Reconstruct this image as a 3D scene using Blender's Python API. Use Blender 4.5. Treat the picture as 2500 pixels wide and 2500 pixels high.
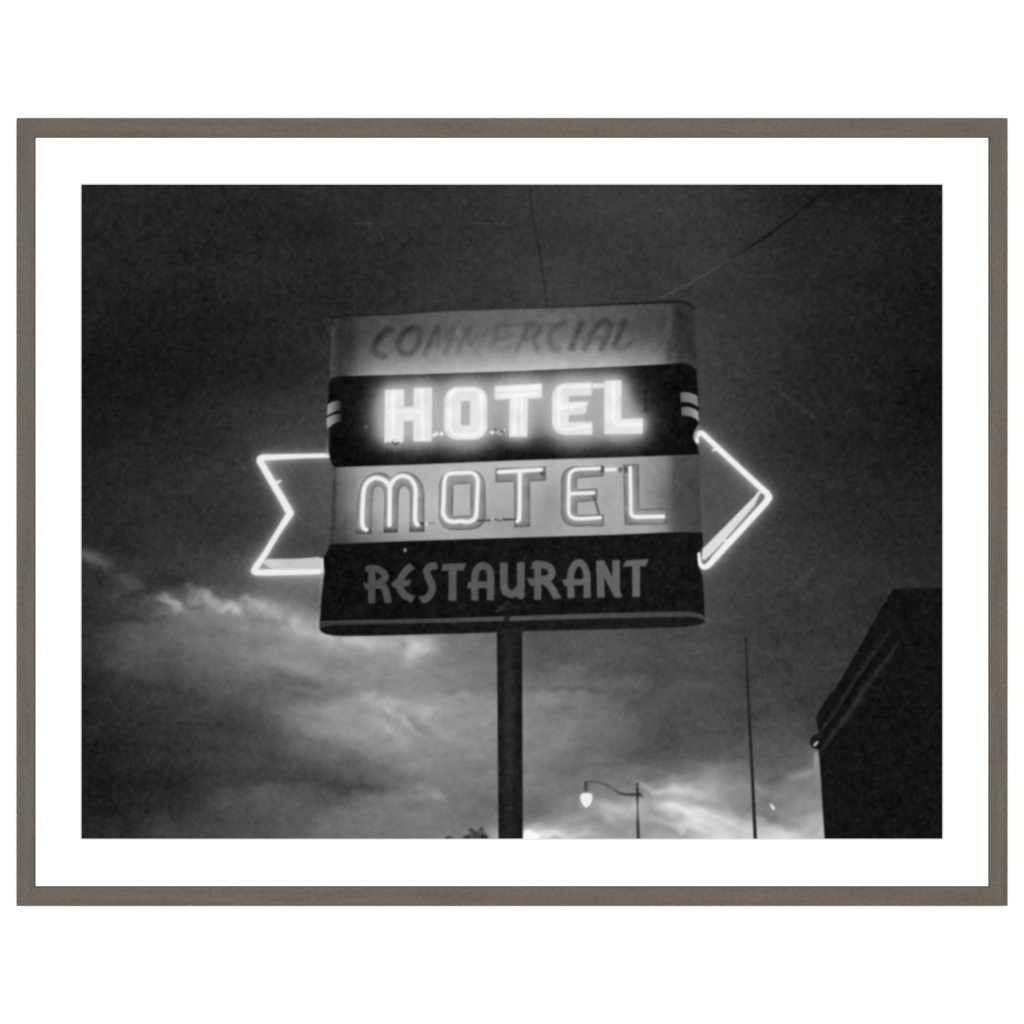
# A framed black-and-white photograph (a neon hotel sign at dusk) hanging on a white wall.
import bpy, bmesh, math, random
import numpy as np

bpy.ops.wm.read_factory_settings(use_empty=True)
scene = bpy.context.scene
col = scene.collection

# ---------------------------------------------------------------- camera
U = 0.00042                      # metres per unit of the picture's own layout (frame = 2420 x 1925 units, about 1.02 x 0.81 m)
CX, CY = 1250.0, 1250.0          # middle of the view
DEPTH = 0.026                    # front face of the frame, this far out from the wall
LENS = 120.0
DIST = 2500 * U * LENS / 36.0    # camera to the frame's front face
cam = bpy.data.cameras.new('camera'); cam.lens = LENS; cam.sensor_width = 36.0; cam.clip_start = .05; cam.clip_end = 60
cam_o = bpy.data.objects.new('camera', cam); col.objects.link(cam_o)
cam_o.location = (0, -(DEPTH + DIST), 0); cam_o.rotation_euler = (math.radians(90), 0, 0)
scene.camera = cam_o

# ---------------------------------------------------------------- light: a large studio softbox behind the camera, room bounce from the world
world = bpy.data.worlds.new('World'); scene.world = world; world.use_nodes = True
world.node_tree.nodes['Background'].inputs[0].default_value = (1, 1, 1, 1)
world.node_tree.nodes['Background'].inputs[1].default_value = 0.20
def softbox(loc, size, watts):
    l = bpy.data.lights.new('softbox', 'AREA'); l.shape = 'SQUARE'; l.size = size; l.energy = watts; l.color = (1, 1, 1)
    o = bpy.data.objects.new('softbox', l); col.objects.link(o); o.location = loc
    o.rotation_euler = (math.radians(90 - math.degrees(math.atan2(loc[2], -loc[1]))), 0, 0)
    return o
softbox((0, -6.0, 0.05), 3.2, 485.0)

scene.view_settings.view_transform = 'Standard'; scene.view_settings.look = 'None'
scene.view_settings.exposure = 0.0; scene.view_settings.gamma = 1.0; scene.view_settings.use_curve_mapping = False
scene.render.engine = 'CYCLES'
scene.cycles.use_denoising = False
scene.cycles.max_bounces = 4
LIGHT = 1.46                     # light falling on the print, in units where 1 shows a white surface as white

# ---------------------------------------------------------------------------
# THE PRINTED PICTURE.  The framed thing is a flat black-and-white print: its ink
# tones are worked out here on a regular sheet of points (2 px of the 2500 px
# original per step) and stored as the ink colour of the paper.
# Coordinates below are positions on the print, in the units of the photograph.
# ---------------------------------------------------------------------------
PX0, PX1, PY0, PY1 = 198.0, 2301.5, 450.0, 2048.0
NX, NY = 1052, 800
XS = np.linspace(PX0, PX1, NX); YS = np.linspace(PY0, PY1, NY)
SX = (PX1 - PX0) / (NX - 1); SY = (PY1 - PY0) / (NY - 1)
GX, GY = np.meshgrid(XS, YS)

def Z(ox, oy, f, pts):
    return [(ox + x * f, oy + y * f) for x, y in pts]
F5 = 500 / 1932.0
def A(p): return Z(780, 700, F5, p)
def B(p): return Z(1280, 700, F5, p)
def Cc(p): return Z(780, 1100, F5, p)
def D(p): return Z(1280, 1100, F5, p)

def spline(pts, n=8):
    p = [pts[0]] + list(pts) + [pts[-1]]
    out = []
    for i in range(1, len(p) - 2):
        a, b, c, d = [np.array(q, float) for q in p[i - 1:i + 3]]
        for k in range(n):
            t = k / n
            q = .5 * (2*b + (c-a)*t + (2*a-5*b+4*c-d)*t*t + (3*b-a-3*c+d)*t**3)
            out.append((q[0], q[1]))
    out.append(tuple(pts[-1]))
    return out

def window(pts, pad):
    xs = [p[0] for p in pts]; ys = [p[1] for p in pts]
    i0 = max(0, int((min(xs) - pad - PX0) / SX)); i1 = min(NX, int((max(xs) + pad - PX0) / SX) + 2)
    j0 = max(0, int((min(ys) - pad - PY0) / SY)); j1 = min(NY, int((max(ys) + pad - PY0) / SY) + 2)
    return i0, max(i0, i1), j0, max(j0, j1)

def stroke(pts, r, soft=3.0):
    """coverage of a round-ended stroke; r is a radius or one radius per point"""
    rr = r if isinstance(r, (list, tuple)) else [r] * len(pts)
    m = np.zeros((NY, NX)); pad = max(rr) + soft + 2
    for (a, b, ra, rb) in zip(pts[:-1], pts[1:], rr[:-1], rr[1:]):
        i0, i1, j0, j1 = window([a, b], pad)
        if i1 <= i0 or j1 <= j0: continue
        x = GX[j0:j1, i0:i1]; y = GY[j0:j1, i0:i1]
        dx, dy = b[0] - a[0], b[1] - a[1]; L = dx*dx + dy*dy + 1e-9
        t = np.clip(((x - a[0]) * dx + (y - a[1]) * dy) / L, 0, 1)
        d = np.hypot(x - a[0] - t*dx, y - a[1] - t*dy) - (ra + (rb - ra) * t)
        m[j0:j1, i0:i1] = np.maximum(m[j0:j1, i0:i1], np.clip(.5 - d / soft, 0, 1))
    return m

def poly(pts, soft=3.0, rnd=0.0):
    """coverage of a closed outline; rnd grows it with round corners"""
    m = np.zeros((NY, NX)); i0, i1, j0, j1 = window(pts, soft + rnd + 2)
    if i1 <= i0 or j1 <= j0: return m
    x = GX[j0:j1, i0:i1]; y = GY[j0:j1, i0:i1]
    dist = np.full(x.shape, 1e9); ins = np.zeros(x.shape, bool)
    for a, b in zip(pts, pts[1:] + pts[:1]):
        dx, dy = b[0] - a[0], b[1] - a[1]; L = dx*dx + dy*dy + 1e-9
        t = np.clip(((x - a[0]) * dx + (y - a[1]) * dy) / L, 0, 1)
        dist = np.minimum(dist, np.hypot(x - a[0] - t*dx, y - a[1] - t*dy))
        if a[1] != b[1]:
            c = (a[1] > y) != (b[1] > y)
            ins ^= c & (x < (b[0] - a[0]) * (y - a[1]) / (b[1] - a[1]) + a[0])
    sd = np.where(ins, -dist, dist) - rnd
    m[j0:j1, i0:i1] = np.clip(.5 - sd / soft, 0, 1)
    return m

def rpoly(pts, r, soft=3.0):
    """outline with all corners rounded by r (convex shapes)"""
    c = np.mean(np.array(pts), axis=0)
    q = []
    n = len(pts)
    for i in range(n):
        p0, p1, p2 = [np.array(pts[k % n], float) for k in (i - 1, i, i + 1)]
        rr = r[i] if isinstance(r, (list, tuple)) else r
        if rr <= 0: q.append(tuple(p1)); continue
        u = (p0 - p1) / np.linalg.norm(p0 - p1); v = (p2 - p1) / np.linalg.norm(p2 - p1)
        for k in range(9):
            t = k / 8
            w = (1-t)**2 * (p1 + u*rr) + 2*t*(1-t) * (p1 + (u+v)*rr*.1) + t*t * (p1 + v*rr)
            q.append(tuple(w))
    return poly(q, soft)

def blur(a, sx, sy=None):
    sy = sx if sy is None else sy
    def one(arr, s, step, axis):
        s = s / step
        if s < .05: return arr
        n = int(3 * s) + 1
        k = np.exp(-.5 * (np.arange(-n, n + 1) / s) ** 2); k /= k.sum()
        pad = [(0, 0), (0, 0)]; pad[axis] = (n, n)
        p = np.pad(arr, pad, mode='reflect')
        N = p.shape[axis] + 2 * n
        F = np.fft.rfft(p, N, axis=axis) * (np.fft.rfft(k, N)[:, None] if axis == 0 else np.fft.rfft(k, N)[None, :])
        o = np.fft.irfft(F, N, axis=axis)
        sl = [slice(None), slice(None)]; sl[axis] = slice(2 * n, 2 * n + arr.shape[axis])
        return o[tuple(sl)]
    return one(one(a, sx, SX, 1), sy, SY, 0)

(SKY, WIRE_THIN, WIRE_THICK, TREE, FLAGPOLE, STREET_LAMP, LAMP_GLOBE, BUILDING, SIGN_POLE, ARROW_TAIL, ARROW_HEAD, NEON_TAIL, NEON_HEAD, PANEL_TOP, PANEL_HOTEL,
 PANEL_MOTEL, PANEL_RESTAURANT, UNDERSIDE, STRIPE, LETTERS_TOP, LETTERS_HOTEL, LETTERS_MOTEL, LETTERS_RESTAURANT, STRIPE_END) = range(24)
RNG = np.random.default_rng(7)
def noise(sx, sy=None):
    n = blur(RNG.standard_normal((NY, NX)), sx, sy)
    return n / n.std()

def interp_rows(rows, x, y):
    """smooth table: rows = [(y, [(x, v), ...]), ...] evaluated at x, y arrays of the sheet"""
    ys = np.array([r[0] for r in rows], float)
    col = np.array([np.interp(XS, [p[0] for p in r[1]], [p[1] for p in r[1]]) for r in rows])
    k = np.clip(np.searchsorted(ys, y) - 1, 0, len(ys) - 2)
    t = np.clip((y - ys[k]) / (ys[k + 1] - ys[k]), 0, 1)
    ix = np.clip(np.rint((x - PX0) / SX).astype(int), 0, NX - 1)
    return col[k, ix] * (1 - t) + col[k + 1, ix] * t

def blob(cx, cy, rx, ry, ang, p=1.0, wx=0, wy=0):
    a = math.radians(ang); c, s = math.cos(a), math.sin(a)
    X = GX + wx - cx; Y = GY + wy - cy
    u = (X * c + Y * s) / rx; v = (Y * c - X * s) / ry
    return np.exp(-(u*u + v*v) ** p)

def line_at(pts, arr):
    return np.interp(arr, [p[0] for p in pts], [p[1] for p in pts])

SKY_ROWS = [
 (450, [(198,36),(500,36),(800,42),(1100,48),(1400,55),(1700,54),(2000,43),(2300,31)]),
 (600, [(198,33),(500,33),(800,40),(1100,50),(1400,57),(1700,54),(2000,45),(2300,33)]),
 (750, [(198,29),(500,30),(800,42),(1100,52),(1400,58),(1700,57),(2000,46),(2300,32)]),
 (900, [(198,26),(500,29),(700,37),(800,49),(1250,60),(1720,62),(1850,54),(2000,46),(2300,31)]),
 (1000,[(198,27),(450,33),(620,46),(780,57),(1250,60),(1720,62),(1850,54),(2000,47),(2300,32)]),
 (1100,[(198,32),(450,40),(600,50),(780,62),(1720,66),(1850,57),(2000,48),(2300,34)]),
 (1200,[(198,37),(450,46),(600,52),(780,62),(1750,62),(1900,58),(2050,50),(2300,36)]),
 (1300,[(198,40),(300,40),(500,46),(650,58),(780,70),(1720,66),(1900,58),(2050,52),(2300,40)]),
 (1350,[(198,44),(300,42),(420,48),(542,60),(650,74),(780,90),(1720,68),(1880,60),(2050,53),(2300,41)]),
 (1388,[(198,38),(280,44),(325,52),(434,54),(542,70),(650,86),(780,108),(1000,108),(1720,70),(1850,63),(2000,57),(2200,46),(2300,41)]),
 (1424,[(198,35),(260,52),(325,60),(400,56),(434,54),(542,72),(640,80),(760,108),(1720,72),(1850,63),(2000,57),(2200,46),(2300,41)]),
 (1460,[(198,36),(325,62),(434,82),(542,104),(650,108),(700,100),(770,98),(1720,72),(1850,63),(2000,56),(2300,41)]),
 (1486,[(198,38),(325,66),(434,108),(542,132),(650,132),(720,116),(770,112),(1300,80),(1720,72),(1850,62),(2000,56),(2300,41)]),
 (1522,[(198,42),(280,66),(325,80),(434,110),(542,132),(650,144),(760,160),(860,160),(1200,95),(1300,85),(1720,71),(1850,62),(2000,55),(2300,41)]),
 (1569,[(198,44),(280,70),(325,84),(434,98),(542,116),(650,132),(760,154),(880,172),(957,165),(1033,168),(1090,128),(1186,110),(1301,88),(1378,84),(1454,82),(1531,78),(1608,72),(1720,70),(1850,61),(2000,56),(2300,42)]),
 (1600,[(198,44),(280,68),(325,80),(434,92),(542,106),(650,122),(760,144),(880,156),(957,154),(1033,168),(1080,130),(1186,114),(1301,90),(1378,84),(1454,84),(1531,80),(1608,73),(1720,71),(1850,63),(2000,58),(2300,42)]),
 (1638,[(198,42),(325,70),(434,84),(542,98),(650,112),(760,126),(880,142),(957,138),(1033,146),(1110,126),(1186,118),(1301,98),(1378,92),(1454,90),(1531,82),(1608,76),(1711,76),(1783,71),(1874,66),(1946,61),(2000,58),(2300,42)]),
 (1676,[(198,38),(325,58),(434,70),(542,82),(650,98),(720,102),(780,112),(880,128),(957,132),(1033,130),(1110,126),(1186,118),(1301,112),(1378,104),(1454,100),(1531,94),(1608,84),(1711,78),(1783,73),(1874,67),(1946,62),(2000,60),(2300,42)]),
 (1715,[(198,36),(325,50),(434,60),(542,70),(620,88),(700,112),(780,126),(880,142),(957,148),(1033,148),(1110,140),(1186,136),(1301,132),(1378,122),(1454,112),(1531,96),(1608,84),(1711,76),(1783,72),(1874,68),(1946,66),(2000,62),(2300,42)]),
 (1753,[(198,37),(325,47),(434,54),(542,62),(650,86),(720,118),(800,140),(880,156),(957,162),(1033,154),(1110,144),(1186,142),(1301,136),(1378,126),(1454,118),(1531,100),(1608,78),(1711,74),(1783,73),(1874,70),(1946,68),(2000,64),(2300,42)]),
 (1791,[(198,37),(325,46),(434,54),(542,62),(650,76),(760,112),(880,148),(957,152),(1033,148),(1110,140),(1186,138),(1301,132),(1378,128),(1454,120),(1531,96),(1608,73),(1711,72),(1783,74),(1874,74),(1946,72),(2000,68),(2300,42)]),
 (1830,[(198,35),(325,43),(434,52),(542,58),(650,68),(760,98),(880,132),(957,144),(1033,140),(1110,134),(1186,130),(1301,128),(1378,122),(1454,112),(1531,90),(1608,78),(1711,80),(1783,86),(1874,86),(1946,88),(2000,96),(2300,42)]),
 (1868,[(198,32),(325,40),(434,48),(542,54),(650,64),(760,80),(880,106),(957,124),(1033,130),(1110,128),(1186,124),(1301,124),(1378,116),(1454,106),(1531,94),(1608,90),(1711,104),(1783,104),(1874,92),(1946,96),(2000,130),(2300,42)]),
 (1906,[(198,29),(325,36),(434,42),(542,58),(650,72),(760,80),(880,94),(957,112),(1033,126),(1110,124),(1186,120),(1301,120),(1378,113),(1454,112),(1531,120),(1580,134),(1638,150),(1711,156),(1783,132),(1874,118),(1946,136),(2000,140),(2300,42)]),
 (1945,[(198,28),(325,36),(434,44),(542,68),(650,80),(760,82),(880,100),(957,116),(1033,124),(1110,118),(1186,112),(1301,112),(1378,116),(1454,136),(1531,140),(1608,150),(1660,190),(1711,178),(1783,145),(1874,132),(1946,142),(2000,148),(2300,42)]),
 (1983,[(198,29),(325,40),(434,54),(542,72),(650,82),(760,92),(880,112),(957,118),(1033,120),(1110,116),(1186,112),(1301,108),(1378,128),(1454,150),(1531,164),(1608,172),(1660,196),(1711,196),(1783,164),(1874,130),(1946,134),(2000,152),(2300,42)]),
 (2012,[(198,34),(325,46),(434,62),(542,74),(650,80),(760,96),(880,112),(957,116),(1033,118),(1110,114),(1186,124),(1301,150),(1378,150),(1454,154),(1531,152),(1608,160),(1711,212),(1783,200),(1830,190),(1874,178),(1946,164),(2000,178),(2300,42)]),
 (2048,[(198,38),(325,50),(434,64),(542,72),(650,80),(760,94),(880,112),(957,114),(1033,114),(1110,114),(1180,140),(1301,206),(1378,172),(1454,160),(1531,150),(1608,162),(1660,172),(1711,206),(1783,220),(1874,216),(1946,206),(2000,206),(2300,42)]),
]
# cloud wisps: centre, half axes, tilt, tone
WISPS = [
 (218,1355,44,10,14,56),(225,2035,60,26,0,2),(262,1372,22,8,35,22),(300,1412,22,9,38,24),(330,1416,22,6,12,22),(292,1432,14,18,0,10),
 (302,1335,50,18,20,-10),(402,1434,52,24,10,-20),(320,1444,30,12,40,-8),
 (398,1474,40,8,24,58),(428,1486,16,7,35,24),(456,1450,14,16,30,26),(470,1470,22,12,0,18),(505,1464,16,12,40,24),
 (520,1484,26,12,25,26),(556,1490,20,11,25,46),(600,1478,26,12,25,24),(632,1490,26,10,30,20),(662,1506,30,10,35,10),
 (480,1492,18,6,0,-22),(572,1460,12,10,0,-16),(640,1455,30,8,30,-10),
 (330,1498,40,10,12,-16),(270,1500,50,14,10,-8),(385,1505,30,8,10,14),
 (720,1518,24,14,35,34),(745,1540,40,16,40,18),(690,1522,10,8,0,-20),
 (870,1572,38,14,24,22),(840,1566,16,8,40,10),(804,1572,20,9,30,16),
 (1014,1596,24,24,0,30),(1030,1580,14,14,0,26),(990,1586,10,10,0,-22),(1040,1622,60,8,28,8),(1060,1640,40,8,30,-10),
 (905,1705,22,8,10,16),(975,1728,50,10,10,14),(955,1744,40,8,28,16),(1040,1748,24,9,32,20),(1018,1768,36,7,42,-18),
 (1048,1772,30,6,35,12),(940,1775,40,6,30,12),(900,1760,50,10,20,10),
 (740,1668,80,9,-4,-12),(750,1680,60,6,0,12),(1150,1686,90,6,2,-10),(1100,1700,70,8,-4,8),
 (860,1918,120,14,6,-14),(1000,1930,60,7,-16,14),(1065,1932,16,6,40,20),(980,1950,80,6,-6,12),(1075,1945,40,4,20,10),
 (1420,1690,70,6,4,-8),(1440,1805,30,16,-60,-10),(1360,1815,40,10,-40,10),(1620,1780,70,24,-40,-8),
 (1560,1906,30,8,30,18),(1595,1915,24,8,20,24),(1640,1928,40,9,20,30),(1500,1968,50,11,18,34),(1540,1962,26,10,10,24),
 (1480,1985,40,10,30,24),(1555,1960,14,10,0,20),(1450,2010,60,6,4,-16),(1540,2005,70,8,8,-10),
 (1400,1998,70,8,-28,10),(1350,2036,50,7,6,50),(1298,2038,22,16,0,110),(1420,2042,40,5,4,14),(1370,2022,60,6,6,20),
 (1660,1975,70,10,14,20),(1690,2000,60,10,22,24),(1655,2018,50,7,28,20),(1630,1995,40,6,30,-26),(1650,2030,40,8,20,-24),(1700,2030,50,8,20,16),
 (1780,1965,50,8,12,-12),(1870,1985,60,9,16,-18),(1830,1920,50,9,8,14),(1900,1896,50,9,-8,-12),(1960,1888,34,7,-12,22),
 (1900,2000,70,9,14,-16),(1960,2010,40,8,-20,-12),(1830,2018,60,10,18,16),(1920,2034,40,8,8,20),(1985,2000,20,10,10,14),
 (1900,2008,30,5,20,-14),(1760,1872,60,8,-6,12),(1690,1872,30,12,20,14),
 (620,1060,60,18,-8,7),(640,1040,26,10,30,-5),(540,1130,80,20,-10,4),(700,985,60,20,0,4),
 (478,1462,15,12,0,26),(512,1470,17,12,0,26),(545,1482,18,12,0,28),(590,1468,22,10,0,24),(625,1480,18,10,0,20),(455,1440,10,14,0,24),
 (500,1448,9,8,0,-16),(532,1456,10,8,0,-16),(575,1450,11,8,0,-14),(420,1500,26,9,10,18),(370,1470,20,9,20,14),(665,1500,22,12,30,18),(690,1545,30,14,30,14),
 (430,1692,130,14,8,-8),(650,1604,170,15,14,8),(560,1765,160,15,-6,-7),(700,1902,150,15,-3,-9),(600,1948,120,15,-12,8),(850,1800,90,22,24,10),(330,1640,110,16,12,6),(770,1726,120,13,-5,12),(480,1850,160,12,-4,6),(760,1640,90,14,16,10),(950,1850,120,12,-6,-8),(1100,1620,60,30,-20,-8),(1130,1760,70,16,10,8),(1400,1620,110,12,4,-6),(1380,1700,80,12,8,7),(1560,1720,70,20,-38,-8),(1500,1860,80,10,-14,-8),(1900,1760,80,18,-12,5),(1850,1650,90,22,-20,-5),(1730,1600,60,40,30,5),
 (404,1472,34,6,32,22),(715,1650,70,8,-3,-14),(742,1674,60,5,-2,12),(905,1704,20,6,-10,16),(980,1722,60,6,3,14),(1050,1738,20,8,40,16),(1030,1760,26,5,50,-14),(960,1750,22,5,40,12),(1000,1770,22,5,40,12),
 (851,1926,110,12,4,-12),(1062,1944,40,4,6,12),(1040,1925,24,4,30,10),(1600,1920,40,7,22,22),(1690,1938,40,6,12,16),(1646,1972,60,6,20,18),(1760,2004,70,6,26,20),(1700,1955,70,5,14,-16),(1820,1996,60,6,22,-14),(1470,1960,40,6,12,16),(1640,1890,60,8,-16,12),(1570,1890,70,8,-14,-12),(1960,1892,30,5,-14,14),(1400,2036,60,5,6,14),(1330,2026,50,5,4,26),(1420,1690,90,5,2,-8),(1330,1684,50,5,2,-6),(1350,1700,60,6,3,8),
 (360,1520,36,8,8,-14),(600,1510,26,8,10,-10),(530,1530,40,9,6,-8),(780,1556,26,12,30,22),(950,1588,30,12,10,16),(905,1590,20,10,20,14),
]

def paint_print():
    reg = np.zeros((NY, NX), int)           # which printed thing a point belongs to
    # ---- sky
    ux = 11 * noise(42) + 7 * noise(17) + 4 * noise(8) + 1.6 * noise(4.5); uy = 9 * noise(46) + 6 * noise(17) + 4 * noise(8) + 1.6 * noise(4.5)
    k = np.clip((GY - 1330) / 120, 0, 1); ux *= k; uy *= k
    img = blur(interp_rows(SKY_ROWS, GX, GY), 18, 11)
    img = 0.5 * img + 0.5 * blur(interp_rows(SKY_ROWS, np.clip(GX + 1.5 * ux, PX0, PX1), np.clip(GY + 1.5 * uy, PY0, PY1)), 5)
    img -= 8 * np.clip((GX - 1730) / 200, 0, 1) * np.clip((1560 - GY) / 300, 0, 1)
    cloudy = np.clip((GY - 1380) / 160, 0, 1)
    for (cx, cy, rx, ry, an, dv) in WISPS:
        k = .55 if cx > 1280 or cy > 1560 else .8
        img += dv * (.78 if cx > 1310 else .92 if cy > 1560 else .84) * blob(cx, cy, rx * .95 + 2, ry * 1.1 + 1.2, an, 1, ux * k, uy * k)
    tilt = noise(34, 12) * .45 + noise(16, 8) * .4 + noise(8, 5) * .3
    img += tilt * cloudy * (1.0 + .035 * img)
    img += noise(60, 30) * 1.3 + noise(130, 70) * 1.3
    # dust and scratches of the old negative
    def add(m, v): return img + m * v
    img = add(blur(stroke([(868, 545.5), (911, 546)], 1.2, 2), 1), 34)
    img = add(blur(stroke([(1150, 545), (1235, 545.5)], 1.2, 2), 1), 18)
    img = add(blur(stroke([(940, 546), (1140, 545.5)], .8, 2), 1), 5)
    img = add(blur(stroke([(1925, 671), (2000, 670)], 1.0, 2), 1), 9)
    img = add(blur(stroke([(1885, 942), (1990, 1022)], 3, 4), 2), 13)
    img = add(blur(stroke([(2063, 1010), (2078, 1001)], 2.5, 3), 2), 18)
    img = add(blur(stroke([(1940, 1432), (1985, 1390)], 5, 5), 4), 10)
    img = add(blur(stroke([(1958, 1461), (1962, 1461)], 3, 3), 2), 18)
    img = add(blur(stroke([(866, 700), (872, 722)], 3, 3), 2), 10)
    img = add(blur(stroke([(594, 1140), (597, 1143)], 3, 3), 2), 28)
    img = add(blur(stroke([(1882, 1964), (1888, 1973)], [2, 4], 3), 1), 110)
    for k in range(60):
        x, y = RNG.uniform(205, 2290), RNG.uniform(455, 1400)
        img = img + blob(x, y, RNG.uniform(2, 4), RNG.uniform(2, 4), 0) * RNG.uniform(4, 14)

    def lay(m, v, ident=None):
        nonlocal img
        img = img * (1 - m) + v * m
        if ident is not None: reg[m > .5] = ident
    def mark(m, ident): reg[m > .5] = ident

    # ---- overhead wires
    w = spline([(1293.6, 448), (1297, 510), (1308, 570), (1316.6, 614), (1327, 680), (1336, 750)])
    lay(stroke(w, 2.3, 3.4) * .7, 36); mark(stroke(w, 2.6, 1), WIRE_THIN)
    w = spline([(2036, 448), (1960.5, 509.7), (1873.6, 575), (1783, 633)])
    lay(stroke(w, [5.0 - 2.6 * i / (len(w) - 1) for i in range(len(w))], 4) * np.clip((GX - 1755) / 110, 0, 1), 25)
    w2 = spline([(1790, 630), (1747, 655), (1690, 688), (1612, 728)])
    lay(stroke(w2, 2.8, 4) * .65 * np.clip((1790 - GX) / 60, 0, 1), 78)
    mark(np.maximum(stroke(w, 3.4, 1), stroke(w2, 2.8, 1)), WIRE_THICK)

    # ---- tree top, flagpole, street lamp
    tree = np.zeros((NY, NX))
    for (x, y, r) in [(1136,2046,5),(1143,2044,4),(1150,2045,4),(1158,2044,4),(1165,2045,5),(1172,2043,5),(1180,2043,6),(1186,2045,5),
                      (1150,2027,4),(1154,2030,3.5),(1160,2034,4),(1163,2039,4),(1175,2024,4),(1177,2030,3.5),(1179,2037,5),(1184,2040,4),
                      (1169,2036,3),(1157,2038,3),(1096,2046,4),(1090,2047,3),(1102,2047,3),(1147,2039,2.5),(1167,2029,2.5),(1141,2040,2.2)]:
        tree = np.maximum(tree, blob(x, y, r * 1.2, r * 1.1, 0, 1.2))
    tree = np.clip(blur(tree, 2) * 1.15, 0, 1)
    lay(tree * .9, 40 + 8 * noise(4)); mark(tree, TREE)

    fp = [(1821, 1557), (1824, 1640), (1829, 1745), (1837, 1900), (1844, 2050)]
    lay(stroke(fp, [2.8, 3.1, 3.3, 3.7, 4.2], 3.5), line_at([(1550, 40), (1750, 36), (2050, 34)], GY), FLAGPOLE)
    lay(stroke([(1822, 1559), (1822, 1562)], 4, 4) * .85, 40, FLAGPOLE)

    f = 220 / 1932.0
    def L(p): return Z(1390, 1880, f, p)
    arm = spline(L([(330,270),(420,250),(520,250),(620,262),(720,290),(830,340),(940,410),(1010,455),(1100,500),(1200,522),(1320,526),(1440,526),(1500,522)]))
    lay(stroke(arm, [2.6 + 1.2 * (i / len(arm)) ** 1.5 for i in range(len(arm))], 3.5) * .85, line_at([(1425, 82), (1500, 82), (1520, 56), (1560, 48)], GX), STREET_LAMP)
    lay(stroke(L([(1500,515),(1570,570)]), [3.6, 1.6], 3.5) * .8, 60, STREET_LAMP)
    lay(stroke(L([(352,265),(355,330)]), 2.8, 3.5) * .9, 62, STREET_LAMP)
    lay(stroke(L([(355,345),(357,410)]), 4.6, 5) * .9, 62, STREET_LAMP)
    lay(stroke(L([(357,410),(357,480)]), 3, 5) * .7, 84, STREET_LAMP)
    lay(stroke(L([(1455,300),(1456,320)]), 3.6, 4) * .85, 62, STREET_LAMP)
    lay(stroke(L([(1456,345),(1457,380)]), 1.8, 3.5) * .7, 84, STREET_LAMP)
    lay(stroke(L([(1457,400),(1460,540),(1462,700),(1464,800),(1466,1000),(1468,1180),(1480,1470)]), [3.4, 3.6, 2.6, 2.1, 2.6, 3.8, 3.8], 3.5) * .92,
        line_at([(1925, 44), (1945, 48), (1965, 88), (1985, 84), (2010, 52), (2048, 48)], GY), STREET_LAMP)
    globe = poly(spline(L([(230,590),(245,530),(290,497),(365,490),(440,497),(488,530),(497,600),(478,680),(440,750),(395,790),(365,797),(330,785),(285,735),(248,670),(230,590)])), 4)
    img += (1 - img / 255) * 40 * blur(globe, 7)
    lay(globe, 240, LAMP_GLOBE)

    # ---- dark building with its stepped cornice
    fb = 350 / 1409.0
    def K(p): return Z(1960, 1420, fb, p)
    bld = poly(K([(890,72),(1375,66),(1500,60),(1500,2700)]) + [(2320, 2070), (2014, 2070), (2013, 2046)] +
               K([(178,1960),(165,1750),(155,1655),(95,1632),(70,1590),(75,1545),(110,1512),(158,1480),(145,1425),(133,1335),(160,1270),(290,1075),(320,1060),(430,870),(640,500),(740,320),(850,140)]), 4)
    lay(bld, 20, BUILDING)
    st = lambda p, r, s, v, a: lay(stroke(p, r, s) * a * bld, v)
    st(K([(880,120),(760,345),(560,690),(300,1120),(175,1330)]), 5, 8, 27, .7)
    st(K([(830,180),(640,530),(440,890),(330,1075),(160,1300)]), 9, 14, 17, .8)
    st(K([(850,480),(790,570),(640,790),(480,1020),(330,1270),(215,1420),(170,1500)]), [2, 3, 4, 5, 5, 4, 2], 6, 44, .85)
    st(K([(900,520),(720,760),(560,960),(330,1330),(240,1450)]), 4, 7, 15, .9)
    st(K([(940,590),(850,740),(720,900),(590,1080),(430,1330),(330,1450),(190,1650)]), [3, 5, 6, 7, 7, 6, 3], 8, 46, .85)
    st(K([(905,300),(700,640),(500,960),(250,1380),(170,1490)]), 2.2, 6, 33, .6)
    st(K([(960,680),(800,900),(600,1180),(400,1440)]), 2.5, 8, 31, .5)
    lay(stroke(K([(100,1570),(125,1535),(155,1520)]), 6, 8) * .7, 36)
    lay(stroke(K([(118,1605),(142,1578)]), [3.4, 2.6], 5), 195)
    img += 42 * blob(1993, 1850, 6, 20, 0) * (1 - bld)

    # ---- sign pole
    pole = poly([(1213, 1535), (1274.5, 1535), (1275, 1700), (1276.5, 2060), (1217, 2060), (1214.5, 1700)], 4)
    pc = (GX - 1244) / 31.0
    pv = 28 + 14 * np.exp(-((pc + .05) / .45) ** 2) * line_at([(1560, .6), (1650, 1.2), (1850, 1.0), (1960, .5)], GY) - 5 * np.abs(pc) ** 3
    lay(pole, pv, SIGN_POLE)
    img += 26 * blob(1247, 1972, 3, 3, 0)

    # ---- arrow: board, return lip, tubes
    fa = 280 / 1546.0
    def P(p): return Z(580, 1080, fa, p)
    fr = 280 / 1352.0
    def Q(p): return Z(1660, 1020, fr, p)
    tail_board = poly(P([(330,210),(1300,175),(1330,1600),(1180,1640),(380,1570),(715,985)]), 4)
    lay(tail_board, 70 + 10 * blob(640, 1130, 60, 30, 20) + 12 * blob(800, 1180, 40, 120, 0) - 8 * blob(740, 1320, 70, 30, 0), ARROW_TAIL)
    head_board = poly(Q([(150,170),(250,180),(960,860),(270,1560),(150,1560)]), 4)
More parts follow.
